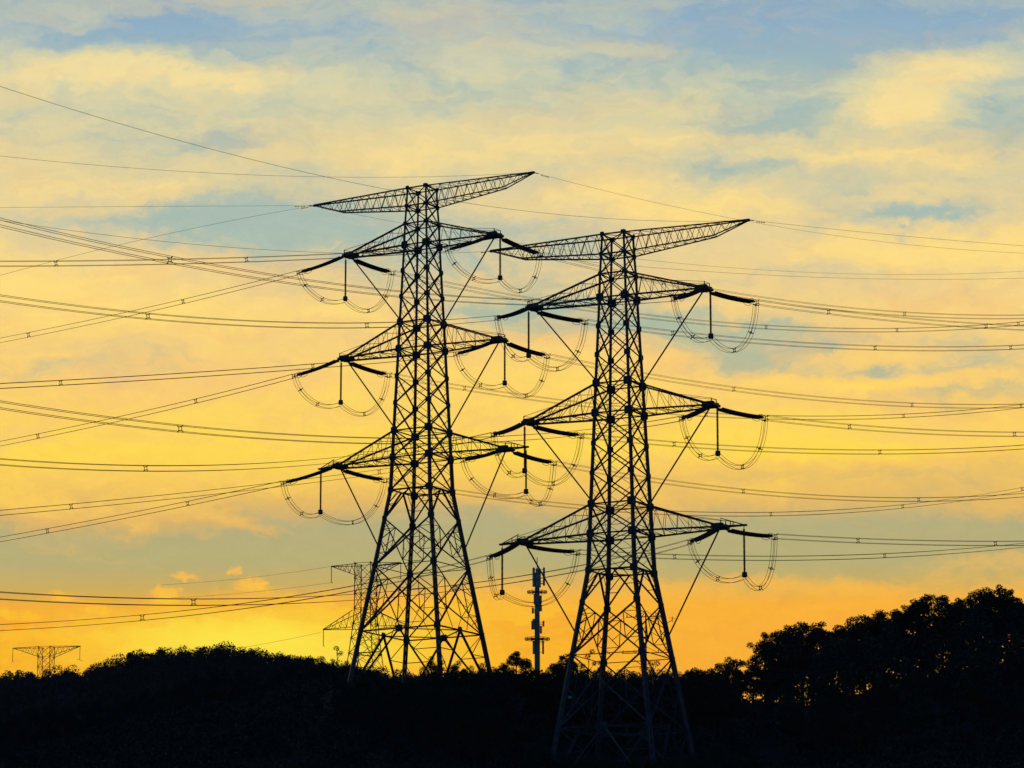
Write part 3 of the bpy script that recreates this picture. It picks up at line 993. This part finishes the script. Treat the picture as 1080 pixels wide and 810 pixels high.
def far_pylon(loc, height, arms, halfs, theta, label, base_half, top_half, w, strings):
    root = thing('distant_pylon', loc, label, 'pylon')
    root.rotation_euler = (0, 0, -theta)
    n = 9
    zs = [height * (1 - (j / n)) for j in range(n + 1)]

    def hs(z):
        t = 1 - z / height
        return top_half + (base_half - top_half) * max(0, (t - .35) / .65) ** 1.2
    for c in CORN:
        b = MB()
        for j in range(n):
            b.bar((c[0] * hs(zs[j]), c[1] * hs(zs[j]), zs[j]), (c[0] * hs(zs[j + 1]), c[1] * hs(zs[j + 1]), zs[j + 1]), w * 1.2, 'B')
            g = w * 1.1; b.box((c[0] * hs(zs[j]), c[1] * hs(zs[j]), zs[j]), g, g, g)
        b.build('leg', M_STEEL, root, local=True)
    b = MB()
    for k in range(4):
        c0, c1 = CORN[k], CORN[(k + 1) % 4]
        for j in range(n):
            f = lambda c, z: Vector((c[0] * hs(z), c[1] * hs(z), z))
            b.bar(f(c0, zs[j]), f(c1, zs[j + 1]), w * .7, 'B'); b.bar(f(c1, zs[j]), f(c0, zs[j + 1]), w * .7, 'B')
            b.bar(f(c0, zs[j]), f(c1, zs[j]), w * .7, 'B')
    b.build('body_bracing', M_STEEL, root, local=True)
    for (z, L, drop, up) in arms:
        for sx in (-1, 1):
            a = MB()
            for sy in (-1, 1):
                zi = z + (up if up else 0); zo = z - drop
                pts_t = (Vector((sx * hs(z), sy * hs(z), zi)), Vector((sx * L, sy * .2, z)))
                pts_b = (Vector((sx * hs(z), sy * hs(z), zo)), Vector((sx * L, sy * .2, z)))
                a.bar(*pts_t, w, 'B'); a.bar(*pts_b, w, 'B')
                for j in range(5):
                    a.bar(lerp(*pts_b, j / 5), lerp(*pts_t, (j + .6) / 5), w * .5, 'B'); a.bar(lerp(*pts_t, (j + .6) / 5), lerp(*pts_b, (j + 1) / 5), w * .5, 'B')
            arm = a.build('crossarm', M_STEEL, root, local=True)
            if (sx, z) in strings or True:
                v = MB(); v.bar((sx * (L - .1), 0, z), (sx * (L - .1), 0, z - 4.2), w * .9, 'B'); v.bar((sx * (L - .6), -1.2, z - 4.2), (sx * (L - .6) + sx * .9, 1.6, z - 4.2), w * .7, 'B')
                v.build('insulator_string', M_DISC, arm, local=True)
    return root


pA = at(49, 682.5, 1000)
gA = h(pA.x, pA.y)
far_pylon(Vector((pA.x, pA.y, gA)), pA.z - gA, [(pA.z - gA, 36 * 1000 / F / math.cos(R(20)) , 3.0, 0)], None, R(14),
          'small distant lattice pylon with a wide flat top on the far left hill', 4.0, 1.9, .13, [])
pB = at(386, 594.5, 850)
gB = h(pB.x, pB.y)
hB = pB.z - gB
zB2 = at(386, 662, 850).z - gB
far_pylon(Vector((pB.x, pB.y, gB)), hB, [(hB - .2, 38 * 850 / F * 1.06, 2.9, 0), (zB2, 46 * 850 / F * 1.06, 0, 4.4)], None, R(20),
          'distant slender lattice pylon seen behind the legs of the left-hand pylon', 4.6, 2.2, .15, [])
# its wires
for (p0, pix, d, lab) in (
        ((351, 597), [(290, 606), (200, 615)], unit(-.8, .6), 'faint wire leaving the top of the distant slender pylon'),
        ((352, 614), [(290, 622), (210, 629)], unit(-.8, .6), 'faint wire hung below the top arm of the distant slender pylon'),
        ((338, 667), [(250, 684), (180, 694)], unit(-.9, .4), 'faint wire leaving the lower arm of the distant slender pylon')):
    S0 = at(*p0, 850)
    pts = wire_points(S0, d, pix, 10, 24)
    o = wthing('distant_wire', S0, lab, 'power line', 'faint wires of the distant pylon')
    b = MB(); b.tube(pts, .032, 5); b.build('wire', M_WIRE, o, smooth=True)

# small pole with crossarms seen through the near pylon's legs
YP = 600
pp = at(681, 648, YP); gz = h(pp.x, pp.y)
po = thing('utility_pole', (pp.x, pp.y, gz), 'slim pole with thin crossarms seen through the legs of the right-hand pylon', 'utility pole')
b = MB(); b.tube([(0, 0, -.5), (0, 0, pp.z - gz)], [.22, .12], 8); b.build('pole', M_MAST, po, local=True)
for yy, hw in ((651, 3.6), (689, 4.4)):
    zz = at(681, yy, YP).z - gz
    b = MB(); b.bar((-hw, 0, zz), (hw, -1.2, zz), .14, 'B'); b.bar((-hw * .5, 0, zz), (0, 0, zz + 1.2), .08, 'B'); b.bar((hw * .5, -.6, zz), (0, 0, zz + 1.2), .08, 'B')
    for q in (-.95, -.5, .5, .95):
        b.tube([(hw * q, -.6 - .6 * q, zz), (hw * q, -.6 - .6 * q, zz + .5)], .08, 6)
    b.build('crossarm', M_STEEL, po, local=True)

# ------------------------------------------------------------------ mobile mast
YM = 520.0
top = at(566.5, 599, YM); gm = h(top.x, YM); Hm = top.z - gm
ms = YM / F
mast = thing('telecom_mast', (top.x, YM, gm), 'slim pale monopole mast with antennas and two ring platforms between the pylons', 'mast')


def zm(py): return at(566.5, py, YM).z - gm


b = MB(); b.tube([(0, 0, -1), (0, 0, zm(680)), (0, 0, zm(640)), (0, 0, zm(604))], [.46, .44, .40, .36], 14); b.build('pole', M_MAST, mast, smooth=True, local=True)
b = MB(); b.tube([(0, 0, zm(604)), (0, 0, zm(588))], .07, 6); b.build('lightning_rod', M_FIT, mast, local=True)
for py, r_ in ((624.5, 1.55), (674, 1.95)):
    b = MB(); z = zm(py)
    for k in range(24):
        a0, a1 = 2 * math.pi * k / 24, 2 * math.pi * (k + 1) / 24
        for rr, zz in ((r_, .12), (r_, -.1), (r_ * .6, 0)):
            b.bar((math.cos(a0) * rr, math.sin(a0) * rr, z + zz), (math.cos(a1) * rr, math.sin(a1) * rr, z + zz), .09, 'B')
        if k % 2 == 0:
            b.bar((math.cos(a0) * .3, math.sin(a0) * .3, z), (math.cos(a0) * r_, math.sin(a0) * r_, z), .08, 'B')
    b.build('ring_platform', M_STEEL, mast, local=True)
for (ang, r_, y0, y1, w) in ((200, .58, 599, 619, .40), (275, .55, 600, 620, .40), (340, 1.15, 599, 618, .20), (90, .6, 600, 620, .40), (310, .5, 601, 620, .4),
                             (20, 1.15, 611, 617, .26), (250, .55, 627, 638, .62), (20, .55, 628, 637, .5), (190, .7, 641, 647, .4), (330, .62, 638, 645, .36), (260, .5, 643, 648, .6),
                             (185, .8, 655, 664, .14), (350, 1.0, 655, 661, .12), (200, .6, 653, 664, .36), (345, .95, 676, 690, .15), (215, .62, 676, 690, .34), (10, .6, 660, 668, .3)):
    b = MB(); a = R(ang); z0, z1 = zm(y1), zm(y0)
    b.box((math.cos(a) * r_, math.sin(a) * r_, (z0 + z1) / 2), w / 2 + .04, .13, (z1 - z0) / 2, a + math.pi / 2)
    b.bar((0, 0, z0 + .3), (math.cos(a) * r_, math.sin(a) * r_, z0 + .3), .07, 'B'); b.bar((0, 0, z1 - .3), (math.cos(a) * r_, math.sin(a) * r_, z1 - .3), .07, 'B')
    b.build('antenna_panel', M_PANEL, mast, local=True)

# ------------------------------------------------------------------ trees


class Leaves:
    def __init__(self): self.c = []; self.a = []; self.b = []

    def clump(self, c, r, n, leaf, rs_, flat=.8):
        d = rs_.normal(size=(n, 3)); d /= np.linalg.norm(d, axis=1)[:, None]
        rr = r * rs_.uniform(.15, 1.0, n) ** .5
        p = np.array(c) + d * rr[:, None] * np.array([1, 1, flat])
        p += rs_.normal(0, r * .05, (n, 3))
        u = rs_.normal(size=(n, 3)); u /= np.linalg.norm(u, axis=1)[:, None]
        w = np.cross(u, rs_.normal(size=(n, 3))); w /= np.linalg.norm(w, axis=1)[:, None]
        s = leaf * rs_.uniform(.6, 1.25, (n, 1))
        self.c.append(p); self.a.append(u * s * .5); self.b.append(w * s * .30)

    def mesh(self, name, mat):
        c, a, b = (np.concatenate(q) for q in (self.c, self.a, self.b))
        n = len(c)
        v = np.stack([c - a, c + b, c + a, c - b], 1).reshape(-1, 3)
        me_ = bpy.data.meshes.new(name)
        me_.vertices.add(4 * n); me_.vertices.foreach_set('co', v.ravel())
        me_.loops.add(4 * n); me_.loops.foreach_set('vertex_index', np.arange(4 * n))
        me_.polygons.add(n); me_.polygons.foreach_set('loop_start', np.arange(n) * 4)
        try: me_.polygons.foreach_set('loop_total', np.full(n, 4))
        except Exception: pass
        me_.materials.append(mat); me_.update(calc_edges=True); me_.validate()
        return me_


def tree_proto(kind, seed):
    """unit: crown top at height 10"""
    rs_ = np.random.RandomState(seed); L = Leaves(); T = MB()
    if kind == 'gum':      # tall stem, separate rounded foliage clumps high up
        hgt = 10.0
        lean = rs_.normal(0, .25, 2)
        T.tube([(0, 0, -1.5), (0, 0, 0), (lean[0] * .5, lean[1] * .5, 4), (lean[0], lean[1], 7.2), (lean[0] * 1.2, lean[1] * 1.2, 9)], [.22, .20, .15, .09, .04], 7)
        n = rs_.randint(9, 13)
        for k in range(n):
            z = 9.2 if k == 0 else rs_.uniform(4.6, 8.7)
            r_ = 0.2 if k == 0 else (rs_.uniform(.7, 1.75) * (1.15 - abs(z - 6.6) / 5.5))
            a = k * 2.4 + rs_.uniform(-.5, .5)
            c = (lean[0] + math.cos(a) * r_, lean[1] + math.sin(a) * r_, z)
            zb = z - rs_.uniform(.9, 1.8)
            T.tube([(lean[0] * .8, lean[1] * .8, zb), (c[0] * .6, c[1] * .6, zb + .6), c], [.07, .05, .025], 5)
            cr = rs_.uniform(.70, 1.05) * (.9 if k == 0 else 1)
            L.clump(c, cr, int(520 * cr * cr / .7), .20, rs_, .82)
            for q in range(3):
                o = rs_.normal(0, cr * .7, 3); L.clump((c[0] + o[0], c[1] + o[1], c[2] + o[2] * .6), cr * .55, 140, .18, rs_)
    elif kind == 'round':
        T.tube([(0, 0, -1.5), (0, 0, 0), (.1, 0, 3), (0, .1, 6)], [.34, .30, .2, .08], 7)
        n = 22
        for k in range(n):
            d = rs_.normal(size=3); d /= np.linalg.norm(d)
            c = (d[0] * 2.6 * rs_.uniform(.55, 1), d[1] * 2.6 * rs_.uniform(.55, 1), 6.1 + d[2] * 2.9 * rs_.uniform(.6, 1))
            T.tube([(0, 0, max(2, c[2] - 2.4)), (c[0] * .5, c[1] * .5, c[2] - .7), c], [.10, .06, .03], 5)
            cr = rs_.uniform(.75, 1.2)
            L.clump(c, cr, int(430 * cr), .22, rs_)
        L.clump((0, 0, 9.1), .8, 260, .21, rs_)
    else:                   # airy young tree with thin sprays
        T.tube([(0, 0, -1.5), (0, 0, 0), (.15, .1, 4), (.1, -.1, 9)], [.16, .15, .10, .03], 6)
        for k in range(15):
            z = rs_.uniform(3.2, 9.4); a = k * 2.4
            r_ = (10.2 - z) * .30 + .15
            c = (math.cos(a) * r_, math.sin(a) * r_, z)
            T.tube([(.1, 0, z - 1.1), c], [.05, .02], 5)
            L.clump(c, rs_.uniform(.4, .7), 120, .18, rs_)
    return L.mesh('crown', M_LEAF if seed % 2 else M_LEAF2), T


PROT = {}
for kind, seeds in (('gum', (11, 12, 13, 14, 15, 16)), ('round', (21, 22, 23)), ('airy', (31, 32))):
    PROT[kind] = []
    for sd in seeds:
        cm, T = tree_proto(kind, sd)
        tm = bpy.data.meshes.new('trunk'); tm.from_pydata([tuple(q) for q in T.v], [], T.f); tm.update(); tm.materials.append(M_BARK)
        PROT[kind].append((cm, tm))
NTREE = [0]


def tree(kind, x, y, top_z, label, group, width=1.0, min_h=5.0):
    g = h(x, y) - .2
    hh = max(top_z - g, min_h)
    g = top_z - hh
    cm, tm = rnd.choice(PROT[kind])
    o = thing('tree', (x, y, g), label, 'tree', group)
    s = hh / 10.0
    sw = min(s, 1.15) * width if kind == 'gum' else s * width
    o.scale = (sw, sw, s); o.rotation_euler = (0, 0, rnd.uniform(0, 6.28))
    for nm, me_ in (('trunk', tm), ('crown', cm)):
        q = bpy.data.objects.new(nm, me_); COL.objects.link(q); q.parent = o
    NTREE[0] += 1
    return o


GR, GM, GLF, GF = 'trees along the right hilltop', 'treetops along the crest below the pylons', 'trees on the left shoulder of the hill', 'trees filling the dark slope'
# right-hand hilltop: (px, top y, kind)
RIGHT = [(768, 690, 'round'), (779, 694, 'gum'), (792, 699, 'gum'), (806, 674, 'gum'), (814, 668, 'gum'), (822, 664, 'gum'), (834, 659, 'round'), (845, 655, 'gum'),
         (856, 655, 'gum'), (868, 661, 'gum'), (878, 664, 'gum'), (889, 657, 'gum'), (899, 654, 'gum'), (910, 648, 'gum'), (920, 652, 'gum'), (931, 642, 'gum'), (942, 644, 'gum'),
         (951, 645, 'gum'), (959, 640, 'gum'), (972, 635, 'gum'), (982, 627, 'gum'), (992, 628, 'gum'), (1003, 641, 'gum'), (1012, 634, 'gum'), (1020, 625, 'gum'), (1031, 631, 'gum'),
         (1040, 619, 'gum'), (1050, 630, 'gum'), (1060, 618, 'gum'), (1070, 628, 'gum'), (1079, 637, 'gum'), (1092, 640, 'gum'), (1108, 632, 'gum'), (1124, 640, 'gum')]
SPECIAL = {1060: 'tallest rounded gum tree on the right hilltop skyline', 1040: 'second tallest gum tree, just left of the tallest on the right hilltop',
           806: 'leftmost tree of the steep end of the right hilltop wood', 982: 'broad gum tree standing above its neighbours mid way up the right hilltop',
           768: 'small rounded tree on the skyline just right of the nearer pylon', 792: 'low tree in the dip between the right hilltop and the crest'}
for px, py, kd in RIGHT:
    Y = 452 + rnd.uniform(-10, 6)
    p = at(px, py, Y)
    tree(kd, p.x, p.y, p.z, SPECIAL.get(px, 'dark gum tree in the row along the right hilltop skyline'), GR, rnd.uniform(1.05, 1.3) if kd == 'gum' else .8)
for k in range(64):
    px = rnd.uniform(800, 1130); Y = rnd.uniform(385, 445)
    sky_y = np.interp(px, [800, 850, 930, 1040, 1130], [690, 672, 662, 640, 640])
    py = sky_y + (450 - Y) * 1.1 + rnd.uniform(6, 30)
    p = at(px, py, Y)
    tree('gum' if rnd.random() < .6 else 'round', p.x, p.y, p.z, 'dark tree on the unlit slope below the right hilltop', GF, 1.15)
# crest treetops between the pylons and around them
CREST = [(455, 690, 'round', 418), (466, 694, 'airy', 416), (476, 700, 'round', 416), (484, 694, 'round', 418), (497, 700, 'round', 414), (508, 697, 'round', 416), (521, 701, 'round', 414), (533, 698, 'gum', 414), (545, 687, 'gum', 418), (556, 694, 'gum', 416),
         (579, 701, 'round', 414), (587, 697, 'gum', 416), (596, 688, 'gum', 418), (606, 698, 'gum', 414), (621, 681, 'airy', 425), (633, 694, 'airy', 420), (642, 704, 'round', 416), (655, 708, 'round', 414), (668, 706, 'round', 416),
         (680, 700, 'airy', 420), (690, 694, 'airy', 420), (703, 708, 'round', 414), (716, 709, 'round', 414), (728, 702, 'gum', 416), (739, 706, 'gum', 416), (750, 703, 'gum', 420), (759, 698, 'gum', 430), (569, 705, 'round', 414), (445, 706, 'round', 404), (436, 714, 'round', 402), (427, 718, 'round', 402), (417, 714, 'round', 402), (407, 708, 'round', 403), (397, 703, 'round', 404),
         (388, 700, 'round', 406), (460, 704, 'round', 402), (475, 706, 'round', 402), (490, 704, 'round', 402), (505, 704, 'round', 402), (518, 706, 'round', 402), (530, 708, 'round', 402),
         (395, 722, 'round', 396), (412, 726, 'round', 396), (430, 730, 'round', 395), (450, 722, 'round', 395), (470, 720, 'round', 396), (492, 722, 'round', 396), (512, 722, 'round', 396),
         (382, 738, 'round', 394), (404, 744, 'round', 390), (426, 748, 'round', 390), (450, 744, 'round', 388), (476, 742, 'round', 388), (500, 744, 'round', 388), (522, 742, 'round', 390), (374, 756, 'round', 390), (362, 712, 'round', 404), (372, 718, 'round', 402), (380, 722, 'round', 400), (358, 730, 'round', 398), (368, 738, 'round', 396), (392, 762, 'round', 384), (418, 768, 'round', 382), (446, 766, 'round', 380)]
CREST2 = [(px, 703 + (px * 7) % 6) for px in range(598, 768, 7)]
for px, py in CREST2:
    p = at(px, py, 411)
    tree('round', p.x, p.y, p.z, 'dark treetop in the row along the crest below the pylons', GM, .75)
LOWF = [(565, 778), (582, 792), (598, 794), (612, 800), (626, 794), (640, 797), (654, 801), (668, 796), (684, 798), (698, 794), (712, 797), (730, 790), (755, 780), (590, 806), (620, 808), (650, 808), (680, 808), (710, 806)]
SPC = {545: 'clumpy tree poking above the crest just left of the slim mast', 596: 'pointed tree on the crest just left of the nearer pylon', 621: 'airy sapling seen through the left legs of the nearer pylon',
       690: 'airy sapling seen beside the right legs of the nearer pylon', 455: 'rounded tree in front of the right legs of the farther pylon'}
for px, py, kd, Y in CREST:
    p = at(px, py, Y)
    tree(kd, p.x, p.y, p.z, SPC.get(px, 'dark treetop in the row along the crest below the pylons'), GM, {'gum': 1.0, 'round': .75, 'airy': 1.0}[kd])
for px, py in LOWF:
    p = at(px, py, 362)
    tree('round', p.x, p.y, p.z, 'low dark tree in front of the feet of the nearer pylon', 'low trees before the nearer pylon', .9, 3.5)
# left shoulder
LEFTT = [(355, 678, 'airy', 470), (340, 690, 'round', 470), (325, 692, 'round', 470), (308, 693, 'round', 480), (366, 695, 'round', 455), (376, 700, 'round', 440), (350, 697, 'round', 460)]
for px, py, kd, Y in LEFTT:
    p = at(px, py, Y)
    tree(kd, p.x, p.y, p.z, 'small airy tree standing alone on the skyline left of the farther pylon' if px == 355 else 'rounded dark tree on the left shoulder beside the farther pylon', GLF, 1.0 if kd == 'airy' else .8, 4)
for px, py in ((290, 702), (272, 706), (256, 704), (238, 702), (222, 704), (206, 708), (190, 714), (174, 716), (156, 722), (140, 728), (124, 728), (106, 734), (88, 734), (70, 738), (52, 738), (34, 744), (16, 746), (0, 750), (-16, 752)):
    p = at(px, py + rnd.uniform(-3, 3), 452 + rnd.uniform(-8, 8))
    tree('round', p.x, p.y, p.z, 'dark tree on the lower left slope in front of the far hill', GLF, .9, 4)
for k in range(86):
    px = rnd.uniform(-20, 800); Y = rnd.uniform(340, 432)
    if 560 < px < 760 and Y < 408: continue
    if 360 < px < 520 and Y > 405: continue
    ytop = np.interp(px, [0, 300, 440, 560, 800], [752, 722, 728, 712, 705]) + (435 - Y) * 1.0 + rnd.uniform(4, 30)
    p = at(px, ytop, Y)
    if p.z - h(p.x, p.y) < 3: continue
    tree('round' if rnd.random() < .7 else 'gum', p.x, p.y, p.z, 'dark tree among the mass on the slope below the crest', GF, .9)

# ------------------------------------------------------------------ forest mass (stuff)


def stuff_mass(name, pts, label, mat, rmin, rmax, n, leaf, seed):
    rs_ = np.random.RandomState(seed); L = Leaves()
    for (x, y, z) in pts:
        L.clump((x, y, z), rs_.uniform(rmin, rmax), n, leaf, rs_, .85)
    o = bpy.data.objects.new(name, L.mesh(name, mat)); COL.objects.link(o)
    o['kind'] = 'stuff'; o['label'] = label; o['category'] = 'woodland'
    return o


rs = np.random.RandomState(9)
pts = []
for k in range(4600):
    y = rs.uniform(300, 520); x = rs.uniform(-.21, .23) * y
    z = h(x, y); px, py = project(Vector((x, y, z + 1.5)))
    if 350 < px < 530 and 402 < y < 445: zadd = .2; rr = 0
    elif 575 < px < 745 and y < 405: zadd = .1
    elif px > 812: zadd = rs.uniform(.5, 9.0) if y > 395 else rs.uniform(.5, 4.5)
    else: zadd = rs.uniform(.3, 2.2)
    pts.append((x, y, z + zadd))
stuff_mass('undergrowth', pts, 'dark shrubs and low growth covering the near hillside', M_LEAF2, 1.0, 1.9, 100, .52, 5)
pts = []
for k in range(2600):
    y = rs.uniform(720, 960); x = rs.uniform(-.19, .03) * y
    z = h(x, y)
    pts.append((x, y, z + rs.uniform(1.5, 4.0)))
for k in range(420):
    y = 905 + rs.normal(0, 9); x = rs.uniform(-.175, .0) * y
    hh = rs.uniform(4.6, 6.6) + (1.5 if rs.rand() < .14 else 0)
    for dzz in (0, -1.6, -3.4, -5): pts.append((x + rs.normal(0, .5), y + rs.normal(0, 1), h(x, y) + hh + dzz))
stuff_mass('far_woods', pts, 'dark wood covering the far left hill', M_LEAF2, 1.3, 2.3, 210, .52, 6)

for o in WT:
    if '_o' in o: del o['_o']
